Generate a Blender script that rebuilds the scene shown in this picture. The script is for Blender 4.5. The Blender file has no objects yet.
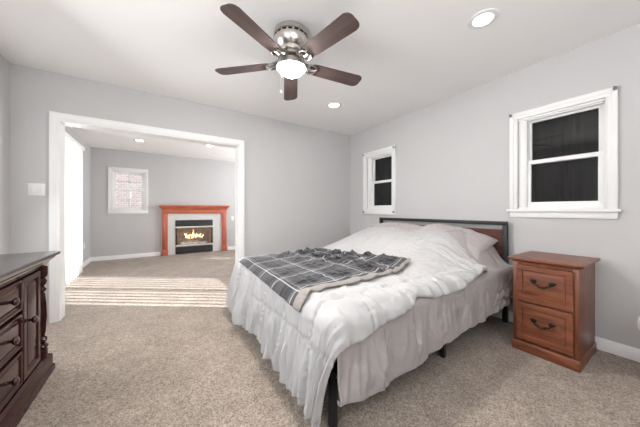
import bpy, bmesh, math, random
import numpy as np
from mathutils import Matrix, Vector

random.seed(7)
SC = bpy.context.scene
COL = SC.collection
PI = math.pi

# ------------------------------------------------------------------ camera
F_PX, YAW, Y_HOR, CAM_H = 248.03, 0.579, 210.24, 1.092
cam_d = bpy.data.cameras.new('camera')
cam = bpy.data.objects.new('camera', cam_d); COL.objects.link(cam)
cam.location = (0, 0, CAM_H)
cam.rotation_euler = (PI / 2, 0, -YAW)
cam_d.sensor_fit = 'HORIZONTAL'; cam_d.sensor_width = 36.0
cam_d.lens = 36.0 * F_PX / 640
cam_d.shift_y = (Y_HOR - 213.5) / 640
cam_d.clip_start = 0.02
SC.camera = cam

# ------------------------------------------------------------------ world, sun, door daylight, added fill lights, exposure
w = bpy.data.worlds.new('sky'); SC.world = w; w.use_nodes = True
bg = w.node_tree.nodes['Background']
bg.inputs['Color'].default_value = (0.96, 0.98, 1.0, 1); bg.inputs['Strength'].default_value = 1.6
SUN_AZ = math.atan2(-0.585, 0.811); SUN_EL = math.radians(37)
sun_d = bpy.data.lights.new('sun', 'SUN'); sun_d.energy = 11.0; sun_d.angle = math.radians(0.35)
sun_d.color = (0.94, 0.975, 1.0)
sun = bpy.data.objects.new('sun', sun_d); COL.objects.link(sun)
sun.location = (-6, 8, 6)
sun.rotation_euler = Vector((math.cos(SUN_AZ) * math.cos(SUN_EL), math.sin(SUN_AZ) * math.cos(SUN_EL), -math.sin(SUN_EL))).to_track_quat('-Z', 'Y').to_euler()


REAR_Y = -1.72


def area_light(name, loc, aim, sx, sy, power, color=(0.97, 0.985, 1.0)):
    d = bpy.data.lights.new(name, 'AREA'); d.shape = 'RECTANGLE'; d.size = sx; d.size_y = sy
    d.energy = power; d.color = color
    o = bpy.data.objects.new(name, d); COL.objects.link(o); o.location = loc
    o.rotation_euler = Vector(aim).to_track_quat('-Z', 'Z').to_euler()
    return o


area_light('fill_light_rear', (0.2, REAR_Y, 1.5), (-0.5, 1, 4.0), 2.2, 1.2, 88)  # added fill in an invented rear window, aimed up to brighten the ceiling
area_light('fill_light_left', (-1.20, 2.55, 1.5), (1, -0.6, -0.8), 0.95, 1.0, 30)  # added fill in an invented window over the dresser, aimed down at the carpet
area_light('fill_light_side', (-1.25, 0.35, 1.5), (1, 0.4, 0.05), 1.3, 1.0, 28)  # added fill in an invented side window, brightens the foot of the bed
area_light('daylight_sliding_door', (-1.40, 5.0, 1.1), (1, 0, 0.25), 1.6, 2.0, 60)
area_light('fill_light_family', (3.45, 5.4, 1.5), (-1, 0, 0.6), 1.6, 1.25, 95)  # added fill in an invented right-hand window, brightens the family room
SC.view_settings.view_transform = 'Standard'
SC.view_settings.look = 'None'
SC.view_settings.exposure = -0.03
SC.view_settings.gamma = 1.0
SC.view_settings.use_curve_mapping = False
SC.cycles.use_denoising = True
SC.cycles.max_bounces = 12
SC.cycles.diffuse_bounces = 8
SC.cycles.glossy_bounces = 4
SC.cycles.sample_clamp_indirect = 6.0
SC.cycles.caustics_reflective = False
SC.cycles.caustics_refractive = False


# ------------------------------------------------------------------ materials
def srgb(r, g, b):
    f = lambda c: ((c / 255 + 0.055) / 1.055) ** 2.4 if c / 255 > 0.04045 else c / 255 / 12.92
    return (f(r), f(g), f(b), 1)


def mat(name, col, rough=0.5, metal=0.0, var=0.0, vscale=8.0, bump=0.0, bscale=60.0, emit=None, estr=0.0, stretch=(1, 1, 1), coat=0.0, sheen=0.0, spec=0.5):
    m = bpy.data.materials.new(name); m.use_nodes = True
    nt = m.node_tree; b = nt.nodes['Principled BSDF']
    b.inputs['Base Color'].default_value = col
    b.inputs['Roughness'].default_value = rough; b.inputs['Metallic'].default_value = metal
    b.inputs['Coat Weight'].default_value = coat; b.inputs['Coat Roughness'].default_value = 0.15
    b.inputs['Sheen Weight'].default_value = sheen
    b.inputs['Specular IOR Level'].default_value = spec
    tc = nt.nodes.new('ShaderNodeTexCoord')
    mp = nt.nodes.new('ShaderNodeMapping'); mp.inputs['Scale'].default_value = stretch
    nt.links.new(tc.outputs['Object'], mp.inputs['Vector'])
    if var > 0:
        n = nt.nodes.new('ShaderNodeTexNoise'); n.inputs['Scale'].default_value = vscale; n.inputs['Detail'].default_value = 5
        nt.links.new(mp.outputs['Vector'], n.inputs['Vector'])
        r = nt.nodes.new('ShaderNodeValToRGB')
        r.color_ramp.elements[0].position = 0.3; r.color_ramp.elements[1].position = 0.7
        r.color_ramp.elements[0].color = tuple(c * (1 - var) for c in col[:3]) + (1,)
        r.color_ramp.elements[1].color = tuple(min(1, c * (1 + var)) for c in col[:3]) + (1,)
        nt.links.new(n.outputs['Fac'], r.inputs['Fac']); nt.links.new(r.outputs['Color'], b.inputs['Base Color'])
    if bump > 0:
        n2 = nt.nodes.new('ShaderNodeTexNoise'); n2.inputs['Scale'].default_value = bscale; n2.inputs['Detail'].default_value = 4
        nt.links.new(mp.outputs['Vector'], n2.inputs['Vector'])
        bp = nt.nodes.new('ShaderNodeBump'); bp.inputs['Strength'].default_value = bump; bp.inputs['Distance'].default_value = 0.01
        nt.links.new(n2.outputs['Fac'], bp.inputs['Height']); nt.links.new(bp.outputs['Normal'], b.inputs['Normal'])
    if emit:
        b.inputs['Emission Color'].default_value = emit; b.inputs['Emission Strength'].default_value = estr
    return m


def wood(name, dark, light, rough, axis='Y', scale=5.0, coat=0.2, knots=False, spec=0.5):
    m = bpy.data.materials.new(name); m.use_nodes = True
    nt = m.node_tree; b = nt.nodes['Principled BSDF']
    b.inputs['Roughness'].default_value = rough; b.inputs['Coat Weight'].default_value = coat
    b.inputs['Coat Roughness'].default_value = 0.2
    b.inputs['Specular IOR Level'].default_value = spec
    tc = nt.nodes.new('ShaderNodeTexCoord'); mp = nt.nodes.new('ShaderNodeMapping')
    st = {'X': (0.12, 1, 1), 'Y': (1, 0.12, 1), 'Z': (1, 1, 0.12)}[axis]
    mp.inputs['Scale'].default_value = st
    nt.links.new(tc.outputs['Object'], mp.inputs['Vector'])
    n = nt.nodes.new('ShaderNodeTexNoise'); n.inputs['Scale'].default_value = scale * 6; n.inputs['Detail'].default_value = 8
    n.inputs['Distortion'].default_value = 1.2
    nt.links.new(mp.outputs['Vector'], n.inputs['Vector'])
    r = nt.nodes.new('ShaderNodeValToRGB')
    r.color_ramp.elements[0].position = 0.3; r.color_ramp.elements[1].position = 0.72
    r.color_ramp.elements[0].color = dark; r.color_ramp.elements[1].color = light
    nt.links.new(n.outputs['Fac'], r.inputs['Fac'])
    out = r.outputs['Color']
    if knots:
        v = nt.nodes.new('ShaderNodeTexVoronoi'); v.inputs['Scale'].default_value = 5.0
        nt.links.new(tc.outputs['Object'], v.inputs['Vector'])
        r2 = nt.nodes.new('ShaderNodeValToRGB'); r2.color_ramp.elements[0].position = 0.03; r2.color_ramp.elements[1].position = 0.12
        r2.color_ramp.elements[0].color = (0.45, 0.36, 0.3, 1); r2.color_ramp.elements[1].color = (1, 1, 1, 1)
        nt.links.new(v.outputs['Distance'], r2.inputs['Fac'])
        mx = nt.nodes.new('ShaderNodeMix'); mx.data_type = 'RGBA'; mx.blend_type = 'MULTIPLY'; mx.inputs['Factor'].default_value = 1
        nt.links.new(out, mx.inputs['A']); nt.links.new(r2.outputs['Color'], mx.inputs['B']); out = mx.outputs['Result']
    nt.links.new(out, b.inputs['Base Color'])
    bp = nt.nodes.new('ShaderNodeBump'); bp.inputs['Strength'].default_value = 0.08; bp.inputs['Distance'].default_value = 0.004
    nt.links.new(n.outputs['Fac'], bp.inputs['Height']); nt.links.new(bp.outputs['Normal'], b.inputs['Normal'])
    return m


def carpet_mat(name='beige_carpet'):
    m = bpy.data.materials.new(name); m.use_nodes = True
    nt = m.node_tree; b = nt.nodes['Principled BSDF']; L = nt.links
    b.inputs['Roughness'].default_value = 1.0; b.inputs['Specular IOR Level'].default_value = 0.05
    b.inputs['Sheen Weight'].default_value = 0.15
    tc = nt.nodes.new('ShaderNodeTexCoord')
    def noise(s, d, dist=0):
        n = nt.nodes.new('ShaderNodeTexNoise'); n.inputs['Scale'].default_value = s; n.inputs['Detail'].default_value = d
        n.inputs['Distortion'].default_value = dist
        L.new(tc.outputs['Object'], n.inputs['Vector']); return n
    fine, mid, big = noise(120, 3), noise(38, 5), noise(3.2, 3, 1.0)
    def ramp(n, p0, p1, c0, c1):
        r = nt.nodes.new('ShaderNodeValToRGB'); e = r.color_ramp.elements
        e[0].position = p0; e[1].position = p1; e[0].color = c0; e[1].color = c1
        L.new(n.outputs['Fac'], r.inputs['Fac']); return r
    r1 = ramp(fine, 0.37, 0.63, (0.235, 0.190, 0.155, 1), (0.475, 0.40, 0.34, 1))
    r2 = ramp(mid, 0.3, 0.7, (0.84, 0.84, 0.84, 1), (1.11, 1.11, 1.11, 1))
    r3 = ramp(big, 0.35, 0.65, (0.9, 0.9, 0.9, 1), (1.08, 1.08, 1.08, 1))
    def mul(a, c):
        x = nt.nodes.new('ShaderNodeMix'); x.data_type = 'RGBA'; x.blend_type = 'MULTIPLY'; x.inputs['Factor'].default_value = 1
        L.new(a, x.inputs['A']); L.new(c, x.inputs['B']); return x.outputs['Result']
    L.new(mul(mul(r1.outputs['Color'], r2.outputs['Color']), r3.outputs['Color']), b.inputs['Base Color'])
    ad = nt.nodes.new('ShaderNodeMath'); ad.operation = 'ADD'
    L.new(fine.outputs['Fac'], ad.inputs[0]); L.new(mid.outputs['Fac'], ad.inputs[1])
    bp = nt.nodes.new('ShaderNodeBump'); bp.inputs['Strength'].default_value = 0.8; bp.inputs['Distance'].default_value = 0.012
    L.new(ad.outputs[0], bp.inputs['Height']); L.new(bp.outputs['Normal'], b.inputs['Normal'])
    return m


def plaid_mat():
    m = bpy.data.materials.new('charcoal_plaid_fleece'); m.use_nodes = True
    nt = m.node_tree; b = nt.nodes['Principled BSDF']; L = nt.links
    b.inputs['Roughness'].default_value = 0.95; b.inputs['Sheen Weight'].default_value = 0.2; b.inputs['Specular IOR Level'].default_value = 0.1
    uv = nt.nodes.new('ShaderNodeUVMap'); sp = nt.nodes.new('ShaderNodeSeparateXYZ'); L.new(uv.outputs['UV'], sp.inputs[0])
    def M(op, a, v=None):
        n = nt.nodes.new('ShaderNodeMath'); n.operation = op
        if hasattr(a, 'links') or hasattr(a, 'is_linked'): L.new(a, n.inputs[0])
        else: n.inputs[0].default_value = a
        if v is not None:
            if hasattr(v, 'is_linked'): L.new(v, n.inputs[1])
            else: n.inputs[1].default_value = v
        return n.outputs[0]
    def band(c, period, off, width):                    # 1 inside a stripe
        f = M('FRACT', M('DIVIDE', M('ADD', c, off), period))
        return M('LESS_THAN', f, width / period)
    tot_w = None; tot_d = None
    for c in (sp.outputs[0], sp.outputs[1]):
        wl = M('ADD', M('MULTIPLY', band(c, 0.27, -0.075, 0.007), 0.5), M('MULTIPLY', band(c, 0.27, -0.10, 0.004), 0.22))
        wl = M('ADD', wl, M('MULTIPLY', band(c, 0.27, -0.20, 0.004), 0.12))
        dk = M('MULTIPLY', band(c, 0.27, -0.125, 0.12), 0.5)
        tot_w = wl if tot_w is None else M('ADD', tot_w, wl)
        tot_d = dk if tot_d is None else M('ADD', tot_d, dk)
    mx = nt.nodes.new('ShaderNodeMix'); mx.data_type = 'RGBA'
    mx.inputs['A'].default_value = srgb(76, 76, 79); mx.inputs['B'].default_value = srgb(30, 30, 33)
    L.new(tot_d, mx.inputs['Factor'])
    mx2 = nt.nodes.new('ShaderNodeMix'); mx2.data_type = 'RGBA'
    L.new(mx.outputs['Result'], mx2.inputs['A']); mx2.inputs['B'].default_value = srgb(225, 225, 228)
    L.new(M('MINIMUM', tot_w, 0.8), mx2.inputs['Factor'])
    L.new(mx2.outputs['Result'], b.inputs['Base Color'])
    return m


def brick_mat():
    m = bpy.data.materials.new('red_brick'); m.use_nodes = True
    nt = m.node_tree; b = nt.nodes['Principled BSDF']; b.inputs['Roughness'].default_value = 0.9
    tc = nt.nodes.new('ShaderNodeTexCoord'); mp = nt.nodes.new('ShaderNodeMapping'); mp.inputs['Rotation'].default_value = (PI / 2, 0, 0)
    br = nt.nodes.new('ShaderNodeTexBrick'); br.inputs['Scale'].default_value = 4.0
    br.inputs['Color1'].default_value = srgb(212, 194, 190); br.inputs['Color2'].default_value = srgb(186, 172, 172); br.inputs['Mortar'].default_value = srgb(235, 228, 226)
    br.inputs['Mortar Size'].default_value = 0.03
    nt.links.new(tc.outputs['Object'], mp.inputs[0]); nt.links.new(mp.outputs[0], br.inputs['Vector']); nt.links.new(br.outputs['Color'], b.inputs['Base Color'])
    return m


def glass_mat(name='clear_glass', rough=0.0):
    m = bpy.data.materials.new(name); m.use_nodes = True
    nt = m.node_tree; nt.nodes.remove(nt.nodes['Principled BSDF'])
    t = nt.nodes.new('ShaderNodeBsdfTransparent'); g = nt.nodes.new('ShaderNodeBsdfGlossy'); g.inputs['Roughness'].default_value = rough
    mx = nt.nodes.new('ShaderNodeMixShader'); mx.inputs[0].default_value = 0.03
    nt.links.new(t.outputs[0], mx.inputs[1]); nt.links.new(g.outputs[0], mx.inputs[2])
    nt.links.new(mx.outputs[0], nt.nodes['Material Output'].inputs[0])
    return m


M = dict(
    wall=mat('grey_wall_paint', (0.53, 0.525, 0.528, 1), 0.75, bump=0.05, bscale=180, var=0.012, vscale=3),
    ceil=mat('white_ceiling_paint', (0.88, 0.87, 0.86, 1), 0.9, bump=0.05, bscale=140, var=0.01, vscale=2),
    trim=mat('white_gloss_trim', (0.80, 0.80, 0.795, 1), 0.35, var=0.01, vscale=4),
    carpet=carpet_mat(),
    black=mat('black_metal', (0.018, 0.018, 0.02, 1), 0.45, metal=0.3, bump=0.03, bscale=200),
    shade=mat('black_blind_cloth', (0.011, 0.011, 0.012, 1), 0.9, spec=0.05, var=0.25, vscale=14, stretch=(1, 6, 0.5)),
    glass=glass_mat(),
    pine=wood('cherry_stained_pine', srgb(90, 47, 30), srgb(142, 84, 56), 0.42, 'Y', 4.0, 0.2, True),
    pine_v=wood('cherry_stained_pine_upright', srgb(90, 47, 30), srgb(142, 84, 56), 0.42, 'Z', 4.0, 0.2),
    cherry=wood('red_cherry_mantel', srgb(168, 84, 58), srgb(204, 116, 86), 0.4, 'X', 4.0, 0.2),
    cherry_v=wood('red_cherry_pilaster', srgb(168, 84, 58), srgb(200, 112, 84), 0.4, 'Z', 4.0, 0.2),
    panel=wood('reddish_brown_headboard', srgb(56, 22, 14), srgb(100, 48, 32), 0.5, 'Y', 4.0, 0.0, spec=0.25),
    dark=wood('dark_mahogany', srgb(40, 13, 12), srgb(62, 24, 22), 0.16, 'Y', 4.0, 0.0, spec=0.22),
    darktop=wood('dark_mahogany_top', srgb(34, 26, 25), srgb(50, 40, 38), 0.22, 'Y', 3.0, 0.3),
    knob=mat('dark_oxblood_knob', srgb(46, 18, 16), 0.22, coat=0.6, var=0.1),
    blade=wood('walnut_blade', srgb(70, 55, 53), srgb(92, 75, 71), 0.5, 'X', 3.0, 0.0),
    nickel=mat('brushed_nickel', (0.62, 0.585, 0.55, 1), 0.28, metal=1.0, bump=0.04, bscale=90, stretch=(1, 1, 20)),
    nickel_dark=mat('aged_nickel_scroll', (0.30, 0.28, 0.265, 1), 0.4, metal=0.9, var=0.2, vscale=40),
    bracket=mat('grey_bracket_steel', (0.22, 0.22, 0.22, 1), 0.5, metal=0.4, var=0.1),
    iron=mat('dark_iron_pull', (0.03, 0.028, 0.026, 1), 0.4, metal=0.8, var=0.2),
    globe=mat('lit_opal_glass', (0.9, 0.9, 0.9, 1), 0.3, emit=(1.0, 0.96, 0.91, 1), estr=310.0),
    lens=mat('lit_downlight_lens', (0.9, 0.9, 0.9, 1), 0.4, emit=(1.0, 0.95, 0.88, 1), estr=30.0),
    comf=mat('light_grey_comforter', (0.475, 0.47, 0.475, 1), 0.85, var=0.03, vscale=5, bump=0.12, bscale=260, sheen=0.1, spec=0.2),
    cover=mat('lilac_grey_bedcover', (0.38, 0.35, 0.348, 1), 0.8, var=0.04, vscale=5, bump=0.1, bscale=240, sheen=0.1, spec=0.25),
    pillow=mat('pale_mauve_pillowcase', (0.46, 0.425, 0.42, 1), 0.85, var=0.04, vscale=6, bump=0.1, bscale=240, sheen=0.1, spec=0.2),
    matt=mat('white_mattress', (0.6, 0.6, 0.6, 1), 0.9, bump=0.1),
    plaid=plaid_mat(),
    fleece=mat('cream_fleece', (0.34, 0.315, 0.295, 1), 1.0, var=0.1, vscale=60, bump=0.7, bscale=140, spec=0.05),
    marble=mat('pale_grey_tile', (0.66, 0.66, 0.65, 1), 0.3, var=0.05, vscale=6),
    fbox=mat('black_firebox_steel', (0.03, 0.03, 0.032, 1), 0.45, var=0.2),
    silver=mat('satin_silver_bar', (0.72, 0.68, 0.62, 1), 0.3, metal=0.7, var=0.03),
    fbrick=mat('tan_firebrick', (0.50, 0.43, 0.38, 1), 0.9, var=0.25, vscale=14, bump=0.3, bscale=30),
    log=mat('charred_log', (0.40, 0.31, 0.25, 1), 0.9, var=0.5, vscale=20, bump=0.6, bscale=40),
    ember=mat('pale_ash_chunk', (0.75, 0.73, 0.71, 1), 0.9, var=0.2, vscale=30, bump=0.4, bscale=50),
    flame=mat('flame', (1, 0.6, 0.2, 1), 0.5, emit=(1.0, 0.60, 0.25, 1), estr=7.0),
    plastic=mat('white_plastic', (0.78, 0.78, 0.77, 1), 0.4, var=0.01),
    vane=mat('white_blind_vane', (0.86, 0.86, 0.85, 1), 0.6, var=0.01),
    brick=brick_mat(),
    ottoman=mat('white_upholstery', (0.8, 0.79, 0.78, 1), 0.8, bump=0.1, bscale=150),
    ground=mat('pale_patio_concrete', (0.5, 0.49, 0.47, 1), 0.9, var=0.1, vscale=3),
)


# ------------------------------------------------------------------ builders (everything is written in world coordinates)
def world_mat(o):
    m = Matrix.LocRotScale(o.location, o.rotation_euler, o.scale)
    return world_mat(o.parent) @ m if o.parent else m


def obj(name, bm, material, parent=None, smooth=35, mods=None):
    me = bpy.data.meshes.new(name)
    if parent is not None:
        bm.transform(world_mat(parent).inverted())
        loc = None
    else:
        vs = [v.co for v in bm.verts]
        loc = Vector(((min(v.x for v in vs) + max(v.x for v in vs)) / 2, (min(v.y for v in vs) + max(v.y for v in vs)) / 2, min(v.z for v in vs)))
        bmesh.ops.translate(bm, verts=bm.verts, vec=-loc)
    bmesh.ops.recalc_face_normals(bm, faces=bm.faces) if smooth != -1 else None
    bm.to_mesh(me); bm.free()
    me.materials.append(material)
    if smooth != 0:
        for p in me.polygons: p.use_smooth = True
        if 0 < smooth < 180: me.set_sharp_from_angle(angle=math.radians(smooth))
    o = bpy.data.objects.new(name, me); COL.objects.link(o)
    if parent is not None: o.parent = parent
    else: o.location = loc
    return o


def thing(name, label, cat, loc, rz=0.0, group=None):
    o = bpy.data.objects.new(name, None); COL.objects.link(o)
    o.location = loc; o.rotation_euler = (0, 0, rz); o.empty_display_size = 0.1
    o['label'] = label; o['category'] = cat
    if group: o['group'] = group
    return o


def tag(o, label, cat, group=None, kind=None):
    o['label'] = label; o['category'] = cat
    if group: o['group'] = group
    if kind: o['kind'] = kind
    return o


def struct(name, bm, material, label=None, cat=None, parent=None, smooth=35):
    o = obj(name, bm, material, parent, smooth)
    if parent is None:
        o['kind'] = 'structure'
        if label: o['label'] = label
        if cat: o['category'] = cat
    return o


def sempty(name, loc, label, cat):
    o = bpy.data.objects.new(name, None); COL.objects.link(o); o.location = loc; o.empty_display_size = 0.1
    o['kind'] = 'structure'; o['label'] = label; o['category'] = cat
    return o


def NB(): return bmesh.new()


def box(bm, x0, x1, y0, y1, z0, z1, bev=0.0, seg=2, mx=None):
    t = bmesh.new()
    bmesh.ops.create_cube(t, size=1)
    for v in t.verts:
        v.co = Vector((x0 + (v.co.x + .5) * (x1 - x0), y0 + (v.co.y + .5) * (y1 - y0), z0 + (v.co.z + .5) * (z1 - z0)))
    if bev > 0:
        bmesh.ops.bevel(t, geom=t.edges[:], offset=bev, segments=seg, profile=0.5, affect='EDGES')
    if mx is not None: t.transform(mx)
    merge(bm, t)
    return bm


def merge(bm, t):
    me = bpy.data.meshes.new('tmp'); t.to_mesh(me); t.free(); bm.from_mesh(me); bpy.data.meshes.remove(me)


def rings(bm, R, closed=True, cap0=True, cap1=True):
    """R: list of rings (lists of Vectors)"""
    vs = [[bm.verts.new(p) for p in r] for r in R]
    n = len(vs[0])
    for a, b in zip(vs, vs[1:]):
        for i in range(n if closed else n - 1):
            j = (i + 1) % n
            try: bm.faces.new((a[i], a[j], b[j], b[i]))
            except ValueError: pass
    if cap0 and closed: bm.faces.new(vs[0][::-1])
    if cap1 and closed: bm.faces.new(vs[-1])
    return bm


def lathe(bm, prof, base=(0, 0, 0), axis='Z', n=28, cap0=True, cap1=True):
    R = []
    for r, h in prof:
        ring = []
        for i in range(n):
            a = 2 * PI * i / n; c, s = r * math.cos(a), r * math.sin(a)
            p = {'Z': (c, s, h), 'X': (h, c, s), 'Y': (s, h, c)}[axis]
            ring.append(Vector(base) + Vector(p))
        R.append(ring)
    return rings(bm, R, True, cap0, cap1)


def tube(bm, pts, rad, n=8, caps=True):
    pts = [Vector(p) for p in pts]
    R = []; prev = None
    for i, p in enumerate(pts):
        d = (pts[min(i + 1, len(pts) - 1)] - pts[max(i - 1, 0)]).normalized()
        ref = prev if prev is not None else (Vector((0, 0, 1)) if abs(d.z) < 0.9 else Vector((1, 0, 0)))
        u = (ref - d * ref.dot(d)).normalized(); v = d.cross(u); prev = u
        r = rad[i] if isinstance(rad, (list, tuple)) else rad
        R.append([p + u * r * math.cos(2 * PI * k / n) + v * r * math.sin(2 * PI * k / n) for k in range(n)])
    return rings(bm, R, True, caps, caps)


def loft_rect(bm, x0, x1, y0, y1, prof, sides=(1, 1, 1, 1)):
    """stack of rectangles: prof = [(out, z)]; sides = which of -x,+x,-y,+y sides grow by out"""
    R = []
    for o, z in prof:
        a, b, c, d = x0 - o * sides[0], x1 + o * sides[1], y0 - o * sides[2], y1 + o * sides[3]
        R.append([Vector((a, c, z)), Vector((b, c, z)), Vector((b, d, z)), Vector((a, d, z))])
    return rings(bm, R)


def wall_holes(bm, axis, at0, at1, u0, u1, z0, z1, holes):
    """wall slab between at0..at1 along axis, spanning u0..u1 x z0..z1 with rectangular holes (ua,ub,za,zb)"""
    us = sorted({u0, u1, *[h[0] for h in holes], *[h[1] for h in holes]})
    zs = sorted({z0, z1, *[h[2] for h in holes], *[h[3] for h in holes]})
    def solid(i, j):
        if not (0 <= i < len(us) - 1 and 0 <= j < len(zs) - 1): return False
        uc, zc = (us[i] + us[i + 1]) / 2, (zs[j] + zs[j + 1]) / 2
        return not any(h[0] < uc < h[1] and h[2] < zc < h[3] for h in holes)
    def P(a, u, z): return Vector((a, u, z)) if axis == 'X' else Vector((u, a, z))
    V = {}
    def vert(a, u, z):
        k = (a, u, z)
        if k not in V: V[k] = bm.verts.new(P(a, u, z))
        return V[k]
    for i in range(len(us) - 1):
        for j in range(len(zs) - 1):
            if not solid(i, j): continue
            a, b, c, d = us[i], us[i + 1], zs[j], zs[j + 1]
            for at in (at0, at1):
                bm.faces.new([vert(at, a, c), vert(at, b, c), vert(at, b, d), vert(at, a, d)])
            for (di, dj, q) in ((-1, 0, [(a, c), (a, d)]), (1, 0, [(b, c), (b, d)]), (0, -1, [(a, c), (b, c)]), (0, 1, [(a, d), (b, d)])):
                if not solid(i + di, j + dj):
                    (p, r), (s, t) = q
                    bm.faces.new([vert(at0, p, r), vert(at0, s, t), vert(at1, s, t), vert(at1, p, r)])
    return bm


# ------------------------------------------------------------------ numpy noise
def _hash(ix, iy, seed):
    h = (ix.astype(np.int64) * 374761393 + iy.astype(np.int64) * 668265263 + seed * 974711) & 0xffffffff
    h = ((h ^ (h >> 13)) * 1274126177) & 0xffffffff
    return ((h ^ (h >> 16)) & 0xffff) / 65535.0


def perlin(x, y, seed=0):
    x = np.asarray(x, float); y = np.asarray(y, float)
    ix, iy = np.floor(x), np.floor(y); fx, fy = x - ix, y - iy
    def g(dx, dy):
        a = _hash(ix + dx, iy + dy, seed) * 2 * np.pi
        return np.cos(a) * (fx - dx) + np.sin(a) * (fy - dy)
    sx = fx * fx * fx * (fx * (fx * 6 - 15) + 10); sy = fy * fy * fy * (fy * (fy * 6 - 15) + 10)
    return 1.5 * ((g(0, 0) * (1 - sx) + g(1, 0) * sx) * (1 - sy) + (g(0, 1) * (1 - sx) + g(1, 1) * sx) * sy)


def fbm(x, y, seed=0, o=3):
    t = 0; a = 1.0; f = 1.0
    for k in range(o):
        t = t + a * perlin(x * f, y * f, seed + 17 * k); a *= 0.5; f *= 2.03
    return t


def ridge(x, y, seed=0):                        # soft cloth folds: rounded crests, narrow valleys
    return 1 - np.sqrt(np.abs(perlin(x, y, seed)) + 0.02) * 1.4


def sstep(a, b, x):
    t = np.clip((x - a) / (b - a), 0, 1); return t * t * (3 - 2 * t)


def grid_normals(P):
    du = np.gradient(P, axis=0); dv = np.gradient(P, axis=1)
    n = np.cross(du, dv); n /= (np.linalg.norm(n, axis=2, keepdims=True) + 1e-12)
    return n


def blur(A, it):
    for _ in range(it):
        B = A.copy()
        B[1:-1] = (A[:-2] + 2 * A[1:-1] + A[2:]) / 4
        A = B.copy(); A[:, 1:-1] = (B[:, :-2] + 2 * B[:, 1:-1] + B[:, 2:]) / 4
    return A


def grid_bm(P, uv=None):
    bm = NB(); nu, nv = P.shape[:2]
    vs = [[bm.verts.new(P[i, j]) for j in range(nv)] for i in range(nu)]
    lay = bm.loops.layers.uv.new('UVMap') if uv is not None else None
    for i in range(nu - 1):
        for j in range(nv - 1):
            f = bm.faces.new((vs[i][j], vs[i][j + 1], vs[i + 1][j + 1], vs[i + 1][j]))
            if lay:
                for l, (a, b) in zip(f.loops, ((i, j), (i, j + 1), (i + 1, j + 1), (i + 1, j))):
                    l[lay].uv = uv[a, b]
    return bm


def roll_edges(P, N, ru, rv, k=6):
    """turn all four borders of a sheet under (rounded, padded edge)"""
    def roll(P, N, r, axis):
        if axis == 1: P, N = P.transpose(1, 0, 2), N.transpose(1, 0, 2)
        def side(E, inner, n):
            t = E - inner; t /= np.linalg.norm(t, axis=1, keepdims=True) + 1e-9
            rows = []
            for q in range(1, k + 1):
                a = PI * q / k
                rows.append(E + t * r * math.sin(a) - n * r * (1 - math.cos(a)))
            rows.append(rows[-1] - t * r * 1.6)
            return rows
        top = side(P[0], P[2], N[0])[::-1]; bot = side(P[-1], P[-3], N[-1])
        P2 = np.concatenate([np.array(top), P, np.array(bot)], 0)
        N2 = np.concatenate([np.repeat(N[:1], len(top), 0), N, np.repeat(N[-1:], len(bot), 0)], 0)
        if axis == 1: P2, N2 = P2.transpose(1, 0, 2), N2.transpose(1, 0, 2)
        return P2, N2
    P, N = roll(P, N, ru, 0)
    P, N = roll(P, N, rv, 1)
    return P


# ================================================================== THE ROOM
L, R, B, H = -1.133, 2.908, 3.453, 2.44          # bedroom: left, right, opening wall, ceiling
REAR = -1.7
B2 = 3.60                                        # other face of the opening wall
FL, FR, FB = -1.20, 3.40, 7.10                   # family room: left, right, far wall
OX0, OX1, OZ = -0.815, 0.935, 1.985               # the wide opening

bm = NB(); box(bm, -1.6, 3.9, REAR - .3, FB + .75, -.12, 0)
struct('floor', bm, M['carpet'], 'beige cut pile carpet running through both rooms', 'floor')
bm = NB(); box(bm, -1.6, 3.9, REAR - .3, FB + .3, H, H + .12)
struct('ceiling', bm, M['ceil'], 'smooth white ceiling', 'ceiling')
W1 = (0.397, 0.957, 1.10, 1.965)                 # big bedroom window hole (y0,y1,z0,z1)
W2 = (2.49, 3.02, 1.10, 1.965)                  # small bedroom window hole
bm = NB(); wall_holes(bm, 'X', R, R + .16, REAR, B, 0, H, [W1, W2])
struct('wall_right', bm, M['wall'], 'grey painted wall behind the headboard', 'wall', smooth=0)
bm = NB(); wall_holes(bm, 'Y', B, B2, L - .2, FR + .2, 0, H, [(OX0, OX1, 0, OZ)])
struct('wall_opening', bm, M['wall'], 'grey wall with the wide cased opening', 'wall', smooth=0)
bm = NB(); wall_holes(bm, 'X', L - .16, L, REAR, B, 0, H, [(-.32, 1.02, .98, 2.02), (2.08, 3.02, .98, 2.02)])
struct('wall_left', bm, M['wall'], 'grey wall behind the dark dresser', 'wall', smooth=0)
bm = NB(); wall_holes(bm, 'Y', REAR - .16, REAR, L - .2, R + .2, 0, H, [(-.9, 1.3, .85, 2.1)])
struct('wall_rear', bm, M['wall'], 'grey wall at the rear of the bedroom', 'wall', smooth=0)
DOOR = (4.15, 5.86, 0.02, 2.10)
bm = NB(); wall_holes(bm, 'X', FL - .16, FL, B2, FB, 0, H, [DOOR])
struct('wall_family_left', bm, M['wall'], 'grey family room wall around the sliding door', 'wall', smooth=0)
W3 = (-0.84, -0.265, 1.09, 1.975)
FIRE = (0.36, 1.22, 0.0, 0.845)
bm = NB(); wall_holes(bm, 'Y', FB, FB + .2, FL - .2, FR + .2, 0, H, [W3, FIRE])
struct('wall_family_far', bm, M['wall'], 'grey family room wall holding the fireplace', 'wall', smooth=0)
bm = NB(); wall_holes(bm, 'X', FR, FR + .16, B2, FB, 0, H, [(4.6, 6.2, .85, 2.15)])
struct('wall_family_right', bm, M['wall'], 'grey family room wall on the right', 'wall', smooth=0)
bm = NB(); box(bm, -9, -1.62, -3, 12, -.16, -.06)
struct('ground', bm, M['ground'], 'pale patio outside the sliding door', 'ground')


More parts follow.
